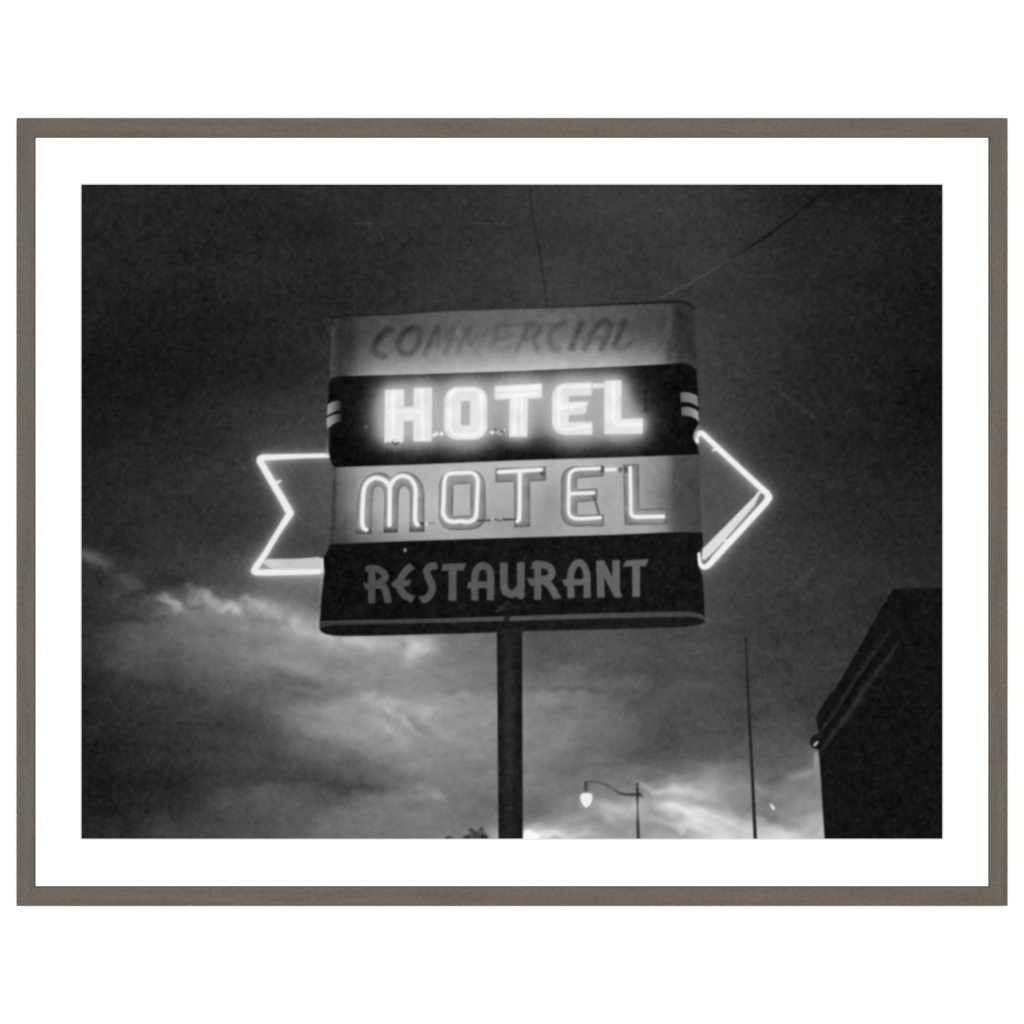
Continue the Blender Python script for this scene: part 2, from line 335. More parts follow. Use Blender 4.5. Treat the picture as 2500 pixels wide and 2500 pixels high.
    lay(head_board, 76 + 8 * blob(1700, 1260, 30, 80, 0), ARROW_HEAD)

    tubes_l = stroke(P([(1222,176),(900,184),(600,194),(345,204),(305,222),(300,250),(480,560),(600,760),(708,955)]), [5.4,5.8,6.6,7.6,8,8,8.6,8.8,9.4], 4)
    tubes_l = np.maximum(tubes_l, stroke(P([(708,960),(560,1190),(380,1490),(235,1700),(225,1735),(260,1752),(500,1752),(800,1748),(1140,1740)]), [8.6,7,7,7.6,8,8,7.6,7,6.6], 4))
    tubes_l = np.maximum(tubes_l, stroke(P([(520,545),(580,518)]), [4.5, 2], 5))
    tail_end = stroke(P([(1140,1575),(1150,1660),(1148,1740)]), 3.2, 4)
    drip = stroke(P([(1140,1760),(1132,1850),(1120,1980),(1105,2150)]), [3.4, 3.2, 2.8, 2], 5) * np.clip((1490 - GY) / 90, 0, 1)
    drip2 = stroke(P([(1205,-60),(1208,60),(1210,160)]), 3.2, 5) * np.clip((GY - 1060) / 40, 0, 1)
    tubes_r = stroke(spline(Q([(207,285),(195,240),(212,195),(250,180),(295,212),(420,330)]), 4), [3.6 + 3 * min(1, i / 9) for i in range(21)], 4)
    tubes_r = np.maximum(tubes_r, stroke(Q([(420,330),(700,590),(960,830),(1030,895),(1050,940),(1020,990),(700,1340),(560,1490),(400,1665)]), [7,7,7.4,8,8.2,8,8,8,8], 4))
    tubes_r = np.maximum(tubes_r, stroke(spline(Q([(400,1665),(345,1730),(290,1760),(248,1740),(232,1690),(222,1600)]), 4), [7.4 - 4.2 * (i / 20) ** 1.5 for i in range(21)], 4))
    tubes_r = np.maximum(tubes_r, stroke(Q([(430,365),(390,382)]), [4.5, 2], 5))
    for t, a in ((tubes_l, 1.0), (tubes_r, 1.05)):
        img += a * (80 * blur(t, 8) + 75 * blur(t, 18) + 52 * blur(t, 42))
    lip = poly(P([(330,1610),(400,1572),(820,1568),(1090,1545),(1150,1575),(1165,1720),(480,1718),(400,1680),(360,1640)]), 4)
    lay(lip, 200 - 10 * blob(705, 1375, 8, 8, 0) + 10 * blob(660, 1370, 30, 12, 10), ARROW_TAIL)
    lay(poly(P([(270,1700),(360,1650),(470,1715),(290,1720)]), 4), 150, ARROW_TAIL)
    hl = poly(Q([(955,862),(905,900),(268,1545),(256,1660),(300,1690),(560,1445),(900,1050),(935,960)]), 4)
    lay(hl, 222, ARROW_HEAD)
    slit = np.maximum(stroke(Q([(975,905),(935,955),(905,1030),(560,1425)]), [5, 6, 4, 2.6], 5), stroke(Q([(515,1480),(400,1605),(285,1705)]), [2.8, 3.2, 3.6], 5))
    lay(slit * .8, 108)
    lay(stroke(Q([(955,870),(920,890),(900,960)]), [3, 4, 3], 4) * .7, 225)
    lay(tubes_l, 238, NEON_TAIL); lay(tail_end, 215, NEON_TAIL); lay(drip * .6, 168); lay(drip2 * .5, 150)
    r_keep, r_img = tubes_r.copy(), 241

    # ---- sign cabinet, band by band
    top_l = [(813.6, 777), (822, 773.5), (850, 770.5), (900, 769), (1000, 765.5)]
    top = top_l + [(1100, 760), (1280, 754), (1391, 749), (1500, 743), (1616, 737.5), (1655, 736), (1672, 738), (1686, 744), (1694, 753)]
    hot = [(805, 930), (811, 924), (822, 920), (850, 918.5), (909, 917), (1000, 915), (1280, 906), (1500, 896), (1616, 890), (1663, 886), (1678, 888), (1690, 893.5), (1700.5, 904)]
    mot = [(816, 1141), (1000, 1135), (1280, 1123.5), (1500, 1117), (1707, 1110)]
    res = [(806, 1328.5), (1000, 1321), (1280, 1312.5), (1500, 1306), (1620, 1300.5), (1668, 1299), (1694, 1300), (1715, 1299)]
    trm = [(780, 1518), (850, 1515.5), (1000, 1513), (1280, 1504), (1500, 1497), (1660, 1493.5), (1680, 1494), (1700, 1496.5), (1713, 1501), (1721, 1508), (1724, 1516)]

    # top panel
    pan = poly(top + [(1696, 800), (1701, 905)] + hot[::-1] + [(806, 920), (809, 850)], 4)
    tt = np.clip((GY - line_at(top, GX)) / (line_at(hot, GX) - line_at(top, GX)), 0, 1)
    T = [(0.0, [(806,50),(819,54),(832,44),(850,52),(880,64),(930,76),(1000,84),(1100,98),(1280,104),(1400,98),(1500,88),(1600,72),(1624,72),(1634,78),(1645,54),(1660,46),(1695,50)]),
         (.30, [(806,56),(815,70),(830,44),(852,48),(880,68),(930,84),(1000,90),(1100,104),(1280,112),(1400,105),(1500,92),(1600,74),(1624,74),(1632,82),(1645,56),(1660,46),(1695,50)]),
         (.60, [(806,58),(815,74),(830,46),(852,54),(880,92),(930,116),(1000,126),(1100,136),(1280,146),(1400,140),(1500,124),(1600,90),(1625,84),(1634,74),(1645,60),(1660,50),(1695,52)]),
         (.80, [(806,60),(815,74),(830,48),(852,66),(880,112),(930,140),(1000,154),(1100,166),(1280,174),(1400,170),(1500,152),(1600,118),(1622,98),(1634,74),(1645,68),(1660,54),(1695,54)]),
         (1.0, [(806,62),(815,70),(830,50),(852,88),(880,134),(930,168),(1000,180),(1100,190),(1280,200),(1400,196),(1500,180),(1600,146),(1622,118),(1640,92),(1660,62),(1695,58)])]
    pv = blur(interp_rows(T, GX, tt), 5, 3) + 2.5 * noise(7, 7)
    lay(pan, pv * line_at([(0, .97), (.45, .9), (.75, .93), (1, .98)], tt), PANEL_TOP)
    lay(stroke(top_l + top[5:7], 3, 5) * line_at([(815, .85), (900, .8), (1000, .3), (1060, 0)], GX), 28)
    lay(stroke(top[6:], [1.5, 2.2, 2.8, 3.4, 3.6, 3.6, 3.6, 3], 4) * line_at([(1290, .3), (1420, .75), (1600, .95)], GX) * .95, 27)
    lay(stroke([(1632, 750), (1637, 775), (1636, 820), (1631, 880)], 3, 7) * .35, 92)
    lay(stroke([(1634, 832), (1634, 880)], 3.5, 5) * .5, 62)
    lay(stroke([(812, 800), (808, 905)], 2.5, 6) * .5, 82)

    # faded COMMERCIAL: brush strokes, worn away in the middle
    f1 = 340 / 1932.0; f2 = 370 / 1932.0
    def E(p): return Z(880, 740, f1, p)
    def G(p): return Z(1200, 740, f2, p)
    brush = [
      (E([(425,365),(345,400),(255,485),(205,570),(200,650),(235,705),(325,735)]), 7.6, .95, 1),
      (E([(700,345),(620,400),(555,490),(530,590),(555,675),(635,708),(715,680),(790,590),(830,480),(825,395),(780,345),(700,345)]), 6.6, .85, 1),
      (E([(1065,345),(1000,470),(950,590),(905,705)]), 7.0, .72, 0), (E([(1060,360),(1095,480),(1080,595)]), 6.0, .5, 0),
      (E([(1080,595),(1170,470),(1290,350)]), 5.4, .34, 0), (E([(1285,350),(1240,520),(1170,690)]), 6.5, .42, 0),
      (E([(1510,340),(1430,490),(1355,680)]), 4.8, .5, 0), (E([(1500,350),(1490,470),(1525,590)]), 5, .45, 0),
      (E([(1540,560),(1640,440),(1750,360)]), 6, .28, 0), (E([(1740,370),(1690,520),(1610,690)]), 6, .2, 0),
      (G([(75,285),(200,280),(325,268)]), 4.4, .5, 0), (G([(90,290),(55,420),(25,545)]), 5.2, .36, 0), (G([(60,455),(160,455),(250,410)]), 4.4, .42, 0), (G([(30,600),(120,590),(225,565)]), 4.8, .26, 0),
      (G([(475,265),(420,400),(330,600)]), 6.0, .66, 0), (G([(450,272),(560,275),(620,320),(590,395),(520,440),(430,455)]), 6.0, .6, 1), (G([(530,450),(560,530),(580,605)]), 6.0, .55, 0),
      (G([(930,240),(850,285),(775,350),(745,430),(755,520),(805,590),(860,575)]), 6.4, .55, 1),
      (G([(1150,255),(1090,400),(1020,570)]), 7.6, .85, 0),
      (G([(1195,580),(1260,440),(1330,310),(1410,245),(1480,240),(1515,290),(1480,410),(1405,575)]), 7.0, .8, 1), (G([(1170,450),(1320,450),(1450,440)]), 5.6, .6, 0),
      (G([(1700,235),(1640,390),(1565,550)]), 7.4, .85, 0), (G([(1560,560),(1640,575),(1720,550),(1765,515)]), 6.0, .72, 0)]
    letm = np.zeros((NY, NX)); fade = 1; worn = np.clip(1 + .12 * noise(6), .6, 1.2)
    for p, r, a, sp in brush:
        letm = np.maximum(letm, stroke(spline(p, 6) if sp else p, r + .6, 10) * a * .88)
        mark(stroke(p, r, 1) * pan, LETTERS_TOP)
    dk = img - 34 - 14 * np.clip((img - 90) / 60, 0, 1)
    img = img * (1 - letm * worn) + (np.where(letm > 0, dk, img)) * letm * worn
    img += 18 * blob(880 + 1355 * f1, 740 + 400 * f1, 6, 7, 0) * 1.0

    # HOTEL band
    band = poly(hot + [(1704, 959), (1706, 998), (1706.5, 1031), (1700, 1045), (1694, 1057), (1693, 1073), (1700, 1084), (1704, 1090), (1707, 1110)] + mot[::-1] +
                [(812, 1135), (808, 1127), (804, 1112), (803, 1104), (804.6, 1049), (797.5, 1046), (797, 1010), (799, 985), (803, 959)], 4)
    H = [A([(618,972),(800,966),(793,1468),(612,1474)]), A([(888,956),(1062,950),(1058,1460),(884,1460)]), A([(780,1135),(900,1128),(900,1266),(780,1270)])]
    hm = np.maximum.reduce([rpoly(h, 5, 5) for h in H])
    O = rpoly(A([(1180,950),(1580,938),(1582,1440),(1174,1446)]), 32, 5)
    Oin = rpoly(A([(1335,1078),(1422,1074),(1420,1308),(1333,1312)]), 4, 5)
    Tm = np.maximum(rpoly(A([(1655,938),(2100,922),(2100,1052),(1655,1066)]), 4, 5) * (GX < 1324), rpoly([(1207.5,942.5),(1323.5,936),(1323.5,971.5),(1207.5,975.5)], 4, 5))
    Tm = np.maximum(Tm, rpoly([(1244.5,965),(1290,965),(1287,1067),(1243,1067)], 4, 5))
    Eo = rpoly(B([(262,912),(636,902),(642,1394),(262,1400)]), [32, 3, 3, 32], 5)
    Ecut = np.maximum(rpoly(B([(420,1032),(700,1022),(700,1080),(600,1082),(420,1088)]), 3, 5), rpoly(B([(420,1212),(520,1205),(575,1200),(600,1090),(700,1020),(700,1268),(420,1278)]), 3, 5))
    Em = np.clip(Eo - Ecut, 0, 1)
    Lm = np.maximum(rpoly(B([(755,886),(916,880),(916,1390),(755,1392)]), 4, 5), rpoly(B([(755,1250),(1122,1243),(1116,1386),(755,1392)]), 4, 5))
    con = rpoly(B([(632,912),(760,906),(760,955),(640,962)]), 4, 5)
    HO = np.maximum.reduce([hm, np.clip(O - Oin, 0, 1), Tm, Em, Lm, con * .95])
    lit = HO
    bandv = 15 + 5 * noise(8) * .4
    glow = 90 * blur(lit, 8) + 150 * blur(lit, 17) + 450 * blur(lit, 38)
    bandv = bandv + glow
    bandv += -34 * blob(1225, 1003, 14, 16, 0) * 1.0
    bandv += 36 * blob(1137, 1090, 44, 26, 0) + 30 * blob(1410, 1090, 56, 26, 0) - 22 * blob(965, 1108, 40, 14, 0) - 14 * blob(1270, 1105, 40, 14, 0)
    bandv = np.where(bandv > 110, 110 + 70 * (1 - np.exp(-(bandv - 110) / 70)), bandv)
    bandv *= line_at([(1060, 1), (1100, .82), (1140, .66)], GY)
    lay(band, bandv, PANEL_HOTEL)
    for (x, a) in [(946, .5), (958, .4), (972, .5), (985, .4), (1003, .4), (1035, .3)]:
        img += -14 * a * blob(x, 1100, 3, 26, 0)
    lay(stroke([(1575, 950), (1577, 1000)], 4, 6) * .5, 24)
    # the two pale flashes on each rounded end
    for p in (A([(75,1112),(100,1095),(135,1080),(170,1074),(212,1074),(208,1160),(165,1170),(120,1190),(70,1218)]), A([(64,1240),(100,1218),(140,1205),(175,1200),(215,1200),(205,1268),(165,1278),(125,1300),(70,1345)])):
        m = poly(p, 3.5)
        lay(m, line_at([(796, 162), (812, 130), (824, 76), (834, 30)], GX), STRIPE)
    for p, lo, hi in ((B([(1472,998),(1520,994),(1570,1003),(1615,1020),(1634,1032),(1640,1132),(1600,1108),(1555,1092),(1476,1086)]), 100, 138), (B([(1480,1138),(1530,1130),(1575,1140),(1620,1160),(1642,1182),(1648,1275),(1610,1240),(1560,1220),(1484,1214)]), 96, 172)):
        lay(poly(p, 3.5), line_at([(1660, lo), (1680, lo + 22), (1706, hi)], GX), STRIPE_END)
    lay(HO, 231 + 3 * noise(9), LETTERS_HOTEL)
    core = [A([(695,990),(692,1440)]), A([(965,975),(975,1440)]), A([(640,1180),(930,1170)]),
            spline(A([(1230,1060),(1250,1000),(1300,975),(1450,970),(1500,1000),(1525,1060),(1525,1320),(1500,1380),(1440,1395),(1300,1395),(1250,1370),(1228,1310),(1230,1060)]), 3),
            [(1217, 950), (1316, 945)], [(1222, 966), (1310, 961)], [(1259, 968), (1257, 1058)], [(1275, 968), (1273, 1058)],
            spline(B([(610,935),(400,945),(330,975),(325,1100),(325,1280),(345,1330),(400,1345),(620,1310)]), 3), B([(330,1140),(560,1110)]), B([(840,900),(842,1270),(880,1305),(1100,1300)])]
    for p in core:
        img += 16 * stroke(p, 3.6, 7) * HO
    lay(stroke(B([(560,1195),(600,1275)]), [2, 3.4], 4) * .45, 170)
    for (x, y, r, v) in [(1043,1391,3,70),(1048,1385,2.5,60),(1060,1062,3.5,110),(1066,1058,3,110),(1078,1059,4,120),(1202,1056,4,120),(1215,1055,4,60),(1222,1060,3,70),(1231,1050,3,70),(1226,1053,3,-90),(1211,1049,3,-50),(1207,1049,3,-30),
                         (893,1042,4,60),(958,1080,3,-120),(965,1084,3,-110),(971,1081,3,-90),(948,1081,3,-60),(962,1074,3,-40)]:
        if r < 4.5 and not (1040 < x < 1050): img += v * blob(x, y, r, r, 0)
    lay(stroke([(1050, 1066), (1075, 1060)], 3, 4) * .5, 225)
    for (x, y) in ((1600, 966), (1573, 945)):
        img += 14 * blob(x, y, 5, 5, 0)

    # MOTEL band
    mb = poly(mot + [(1709, 1200), (1715, 1299)] + res[::-1] + [(811, 1230)], 4)
    tt = np.clip((GY - line_at(mot, GX)) / (line_at(res, GX) - line_at(mot, GX)), 0, 1)
    T = [(0.0, [(810,80),(818,92),(828,120),(846,140),(880,172),(940,186),(1100,192),(1200,196),(1280,200),(1400,194),(1500,184),(1580,166),(1625,140),(1638,110),(1646,90),(1665,82),(1700,78)]),
         (.2, [(810,66),(818,78),(828,108),(846,122),(880,160),(940,184),(1100,192),(1200,196),(1280,196),(1400,190),(1500,184),(1580,160),(1625,132),(1638,104),(1646,88),(1665,80),(1700,76)]),
         (.5, [(808,66),(816,74),(824,96),(846,118),(880,160),(940,192),(1000,200),(1100,196),(1200,186),(1280,180),(1400,186),(1500,186),(1580,156),(1625,116),(1638,94),(1646,84),(1665,76),(1700,72)]),
         (.8, [(806,64),(816,68),(822,76),(846,92),(880,128),(940,172),(1000,184),(1100,188),(1200,172),(1280,166),(1400,180),(1500,184),(1580,168),(1625,124),(1638,98),(1646,86),(1665,78),(1700,74)]),
         (1.0,[(806,60),(816,64),(822,70),(846,78),(880,104),(940,136),(1000,160),(1100,182),(1200,178),(1280,166),(1400,178),(1500,176),(1580,178),(1625,146),(1638,112),(1646,98),(1665,86),(1700,78)])]
    lay(mb, blur(interp_rows(T, GX, tt), 4, 3) * (.93 - .08 * blob(1345, 1225, 30, 60, 0) - .04 * blob(1480, 1230, 24, 60, 0)) + 1.5 * noise(7), PANEL_MOTEL)
    lay(stroke([(818, 1144), (815, 1230), (811, 1325)], 3, 5) * .45, 52)
    Mo = poly(spline(Cc([(338,792),(346,640),(352,520),(365,400),(395,310),(450,240),(540,206),(620,215),(680,250),(750,208),(830,200),(910,235),(968,310),(990,410)]), 4) + Cc([(990,765),(850,770),(855,420)]) +
              spline(Cc([(855,420),(840,365),(800,335),(760,365),(748,420)]), 4) + Cc([(738,775),(605,775),(612,420)]) + spline(Cc([(612,420),(598,365),(555,335),(515,365),(503,420)]), 4) + Cc([(490,785)]), 4)
    Oo = rpoly(Cc([(1128,190),(1560,178),(1575,742),(1122,756)]), 36, 4); Oi = rpoly(Cc([(1264,320),(1425,316),(1424,610),(1258,618)]), 2, 4)
    Om = np.clip(Oo - Oi, 0, 1)
    Tt = np.maximum(poly([(1209.6,1143),(1333,1139),(1333,1174),(1209.6,1178)], 4), poly([(1255,1170),(1294,1170),(1294,1286),(1255,1288)], 4))
    Ee = rpoly(D([(348,150),(750,142),(752,715),(345,718)]), [32, 0, 0, 32], 4)
    Ec = np.maximum(rpoly(D([(498,262),(800,240),(800,340),(685,355),(498,365)]), 2, 4), poly(D([(500,490),(690,470),(690,340),(800,335),(800,602),(500,604)]), 4))
    Ee = np.clip(Ee - Ec, 0, 1)
    Ll = poly(D([(932,132),(1080,124),(1085,548),(1355,543),(1348,697),(948,704)]), 4)
    ch = np.maximum.reduce([Mo, Om, Tt, Ee, Ll])
    edge = np.clip(blur(ch, 3) * (1 - blur(ch, 3)) * 4, 0, 1) * (ch > .2)
    lay(ch * .97, 126 + 5 * noise(8) - 34 * edge + 14 * blob(1140, 1170, 40, 22, 0), LETTERS_MOTEL)
    img -= 38 * ch * (stroke([(870, 1299), (905, 1299)], 6, 8) + stroke([(938, 1297), (968, 1296)], 6, 8) + .8 * stroke([(1002, 1296), (1034, 1293)], 8, 8) + .5 * stroke([(1258, 1286), (1290, 1285)], 6, 8) + .5 * stroke([(1620, 1268), (1628, 1278)], 6, 8))
    tub = [spline(Cc([(440,748),(412,722),(403,650),(408,520),(415,400),(428,340),(462,290),(510,262),(555,260),(605,278),(645,315),(664,350)]), 4),
           Cc([(660,700),(664,345)]), spline(Cc([(664,350),(700,280),(750,245),(800,240),(850,260),(890,310),(908,380),(905,500),(902,640),(910,680),(928,700)]), 4),
           spline(Cc([(1165,590),(1172,440),(1180,290),(1200,235),(1250,214),(1340,210),(1430,208),(1475,235),(1493,290),(1487,450),(1480,590),(1462,645),(1405,672),(1330,666),(1260,672),(1198,650),(1165,590)]), 4),
           [(1218, 1152.5), (1321, 1146.5)], Cc([(1890,215),(1888,560),(1884,650),(1868,665)]),
           spline(D([(708,168),(600,172),(490,178),(440,205),(421,265),(419,420),(418,570),(435,618),(490,642),(600,640),(718,632)]), 4), D([(425,408),(652,398)]),
           D([(770,182),(860,178)]), D([(1000,160),(1004,400),(1006,560)]), spline(D([(1006,560),(1015,610),(1060,627),(1180,624),(1312,622)]), 4)]
    rad = [5.2, 5.2, 5.0, 4.9, 4.8, 4.8, 4.2, 4.2, 3.6, 4.2, 4.7]
    tm = np.maximum.reduce([stroke(p, r, 4) for p, r in zip(tub, rad)])
    img += mb * (66 * blur(tm, 7) + 48 * blur(tm, 18)) * (255 - img) / 160
    for p, r in ((D([(650,425),(680,510),(706,600)]), 2.6), (D([(735,165),(737,190)]), 5), (D([(905,172),(906,188)]), 4), (D([(955,172),(957,192)]), 4.4), (D([(165,205),(175,225)]), 4.6)):
        lay(stroke(p, r, 4) * .8, 74)
    for p, r, a in ((Cc([(1500,662),(1610,658)]), 2.4, .8), (Cc([(1650,648),(1710,665)]), 2, .7), (Cc([(1735,650),(1850,650)]), 2.6, .9), (Cc([(960,690),(1080,685)]), 1.6, .45), (Cc([(950,690),(975,690)]), 4, .7)):
        lay(stroke(p, r, 3) * a, 62)
    lay(stroke(Cc([(1005,690),(1015,690)]), 3.6, 4) * .8, 225)
    lay(stroke(Cc([(1625,655),(1640,640)]), 2, 3) * .6, 215)
    lay(tm, 240, LETTERS_MOTEL)

    # RESTAURANT band, trim strip and underside
    rb = poly(res + [(1716.5, 1333), (1709, 1347), (1704, 1356), (1706, 1376), (1710, 1392), (1715, 1411), (1719, 1462), (1720, 1500)] + trm[::-1][1:] + [(781, 1514), (785, 1462), (789, 1425), (791.6, 1398), (790, 1361), (797, 1349)], 4)
    lay(rb, 17 + line_at([(780, -1), (1000, 1), (1280, 5), (1720, 3)], GX) + 1.5 * noise(8), PANEL_RESTAURANT)
    under = poly([(781, 1537), (786, 1544), (796, 1548.5), (812, 1551.5), (832, 1553), (900, 1552.5), (1000, 1550), (1215, 1544), (1280, 1541), (1500, 1536), (1668, 1531), (1690, 1528), (1707, 1524.5), (1719, 1521), (1724, 1518), (1718, 1512), (1706, 1507)] +
                 [(1690, 1499), (1660, 1496), (1500, 1500), (1280, 1507), (1000, 1516), (850, 1519), (782, 1521)], 4)
    lay(under, 23 + line_at([(780, -4), (1000, -2), (1280, 2), (1720, 4)], GX), UNDERSIDE)
    strip = poly(trm + [(1723, 1518), (1716, 1512), (1704, 1508.5), (1681, 1505.5), (1500, 1509), (1280, 1515), (1000, 1522), (811, 1526), (790, 1531), (781, 1537)], 4)
    lay(strip, line_at([(780, 52), (850, 60), (1000, 66), (1280, 82), (1500, 76), (1680, 66), (1724, 74)], GX), UNDERSIDE)
    lay(poly([(1214, 1536), (1275, 1533), (1275, 1546), (1214, 1549)], 5), 33, SIGN_POLE)
    lay(stroke([(1232, 1499), (1240, 1504), (1236, 1512)], 6, 7) * .9, 24)
    lay(stroke([(1214, 1492), (1224, 1482), (1241, 1471)], 4, 7) * .7, 54)
    lay(stroke([(1226, 1484), (1268, 1482)], 3.4, 8) * .5, 48)
    S = lambda p: spline(p, 6)
    RT = [(Cc([(492,1110),(492,1440)]), 8.6), (S(Cc([(475,1113),(525,1112),(585,1138),(622,1185),(592,1232),(520,1262)])), 8.4), (Cc([(575,1240),(625,1320),(650,1440)]), 9), (Cc([(470,1280),(590,1272)]), 7.6),
          (S(Cc([(848,1105),(795,1160),(757,1235),(757,1290),(795,1355),(855,1392)])), 9), (Cc([(720,1262),(825,1250)]), 7.2),
          (S(Cc([(1078,1088),(1045,1095),(1012,1135),(1030,1200),(1062,1275),(1052,1345),(1015,1390),(985,1404)])), 9),
          (Cc([(1255,1105),(1255,1420)]), 9.8),
          (S(Cc([(1467,1415),(1465,1250),(1470,1160),(1500,1105),(1540,1088),(1585,1105),(1612,1160),(1614,1250),(1613,1410)])), 9), (Cc([(1450,1268),(1600,1264)]), 8.4),
          ([(1230,1373),(1230,1432),(1235,1445),(1247,1451),(1258,1448),(1268,1437)], 9.6), ([(1271.5,1372),(1271.5,1453)], 9.6),
          (D([(127,1070),(127,1410)]), 8.8), (S(D([(110,1077),(160,1076),(235,1100),(262,1150),(235,1200),(150,1232)])), 8.8), (S(D([(175,1215),(250,1285),(312,1398)])), 9.4), (D([(90,1244),(150,1236)]), 8),
          (S(D([(441,1390),(435,1250),(440,1160),(470,1085),(515,1058),(560,1085),(588,1160),(592,1250),(592,1390)])), 8.8), (D([(425,1246),(570,1238)]), 8),
          (D([(715,1042),(722,1385)]), 9.4), (D([(722,1055),(885,1375)]), 9.2), (D([(865,1035),(868,1345)]), 9.4),
          (D([(1055,1072),(1055,1380)]), 9.4)]
    rm = np.maximum.reduce([stroke(p, r, 3.5) for p, r in RT] + [poly(Cc(q), 4) for q in ([(445,1090),(500,1082),(500,1145),(425,1140)], [(413,1247),(480,1250),(480,1312),(440,1312),(418,1280)], [(672,1262),(710,1215),(740,1215),(740,1300),(705,1295)], [(820,1222),(862,1222),(848,1275),(820,1280)],
          [(838,1068),(858,1064),(900,1115),(870,1135),(830,1130)], [(850,1362),(900,1368),(872,1435),(840,1425)], [(1075,1054),(1095,1050),(1120,1112),(1095,1128),(1065,1118)], [(935,1380),(1000,1362),(1010,1420),(965,1440)], [(1405,1238),(1460,1238),(1460,1302),(1390,1302)])]
          + [poly(D(q), 4) for q in ([(82,1050),(130,1042),(130,1118),(62,1115)], [(22,1202),(100,1210),(100,1280),(60,1280)], [(355,1215),(430,1213),(430,1280),(385,1283)])]
          + [poly(Cc([(1165,1070),(1385,1062),(1360,1130),(1145,1137)]), 4), poly(D([(960,1037),(1175,1022),(1145,1092),(930,1096)]), 4)])
    cut = np.maximum.reduce([poly(Cc([(440,1440),(700,1436),(700,1480),(440,1480)]), 4), poly(Cc([(1200,1418),(1320,1418),(1320,1470),(1200,1470)]), 4), poly(Cc([(1420,1416),(1660,1412),(1660,1470),(1420,1470)]), 4), poly(Cc([(1690,985),(2000,985),(2000,1052),(1690,1057)]), 4),
                             poly(D([(80,1410),(350,1396),(350,1450),(80,1450)]), 4), poly(D([(400,1393),(640,1390),(640,1440),(400,1440)]), 4), poly(D([(670,1388),(930,1388),(930,1440),(670,1440)]), 4), poly(D([(1000,1382),(1110,1382),(1110,1440),(1000,1440)]), 4), poly(D([(670,1000),(910,1000),(910,1032),(670,1038)]), 4)])
    rm = np.clip(rm - cut, 0, 1)
    lay(rm * .97, line_at([(880, 76), (1000, 84), (1200, 90), (1400, 98), (1600, 103)], GX), LETTERS_RESTAURANT)
    img += 150 * blob(989, 1343, 4.2, 4.4, 0)

    # right-hand arrow tube passes in front of the cabinet's edge
    lay(r_keep, r_img, NEON_HEAD)
    hook = stroke([(1706, 1040), (1700, 1052), (1697, 1066)], [3, 4, 5], 5)
    lay(hook * .6, 150)

    # ---- softness of the enlargement and film grain
    img = blur(img, 1.3)
    g = noise(2.2) * .7 + noise(4.5) * .55
    amp = 3.3 * np.clip(1.25 - img / 210, .2, 1.1)
    img = np.clip(img + g * amp, 4, 246)
    return img, reg
# ---------------------------------------------------------------------------
# helpers
# ---------------------------------------------------------------------------
def at(px, py, depth=DEPTH):
    """a place on the wall-parallel plane 'depth' in front of the wall, from layout units"""
    return ((px - CX) * U, -depth, (CY - py) * U)

def link(name, me, m, parent=None):
    if m: me.materials.append(m)
    o = bpy.data.objects.new(name, me); col.objects.link(o)
    if parent: o.parent = parent
    return o

def lin(v):
    v = np.asarray(v, float) / 255.0
    return np.where(v <= .04045, v / 12.92, ((v + .055) / 1.055) ** 2.4)

def mat(name):
    m = bpy.data.materials.new(name); m.use_nodes = True
    nt = m.node_tree; b = nt.nodes['Principled BSDF']
    return m, nt, b

# ---- plain white wall
m_wall, nt, b = mat('white_wall_paint')
n = nt.nodes.new('ShaderNodeTexNoise'); n.inputs['Scale'].default_value = 420; n.inputs['Detail'].default_value = 3
bp = nt.nodes.new('ShaderNodeBump'); bp.inputs['Strength'].default_value = .04; bp.inputs['Distance'].default_value = .001
tc = nt.nodes.new('ShaderNodeTexCoord'); nt.links.new(tc.outputs['Object'], n.inputs['Vector'])
nt.links.new(n.outputs[0], bp.inputs['Height']); nt.links.new(bp.outputs['Normal'], b.inputs['Normal'])
b.inputs['Base Color'].default_value = (.95, .95, .95, 1); b.inputs['Roughness'].default_value = .9; b.inputs['Specular IOR Level'].default_value = 0.0

# ---- weathered grey-brown wood of the frame, grain along each rail
m_wood, nt, b = mat('weathered_grey_wood')
tc = nt.nodes.new('ShaderNodeTexCoord')
def tex(scale, vec, detail=4, rough=.6):
    mp = nt.nodes.new('ShaderNodeMapping'); mp.inputs['Scale'].default_value = vec
    t = nt.nodes.new('ShaderNodeTexNoise'); t.inputs['Scale'].default_value = scale; t.inputs['Detail'].default_value = detail; t.inputs['Roughness'].default_value = rough
    nt.links.new(tc.outputs['Object'], mp.inputs['Vector']); nt.links.new(mp.outputs[0], t.inputs['Vector']); return t
def ramp(src, stops):
    r = nt.nodes.new('ShaderNodeValToRGB')
    while len(r.color_ramp.elements) < len(stops): r.color_ramp.elements.new(.5)
    for e, (p, c) in zip(r.color_ramp.elements, stops): e.position = p; e.color = (*c, 1)
    nt.links.new(src, r.inputs[0]); return r
def mix(a, bb, fac, mode='MIX'):
    x = nt.nodes.new('ShaderNodeMix'); x.data_type = 'RGBA'; x.blend_type = mode
    if isinstance(fac, float): x.inputs[0].default_value = fac
    else: nt.links.new(fac, x.inputs[0])
    nt.links.new(a, x.inputs[6]); nt.links.new(bb, x.inputs[7]); return x.outputs[2]
def tone(rgb): return tuple(float(q) * .93 / LIGHT for q in lin(rgb))
hue = ramp(tex(26, (1, 1.2, 1), 1, .4).outputs[0], [(.36, tone((112, 107, 94))), (.5, tone((114, 105, 95))), (.62, tone((118, 105, 93)))])
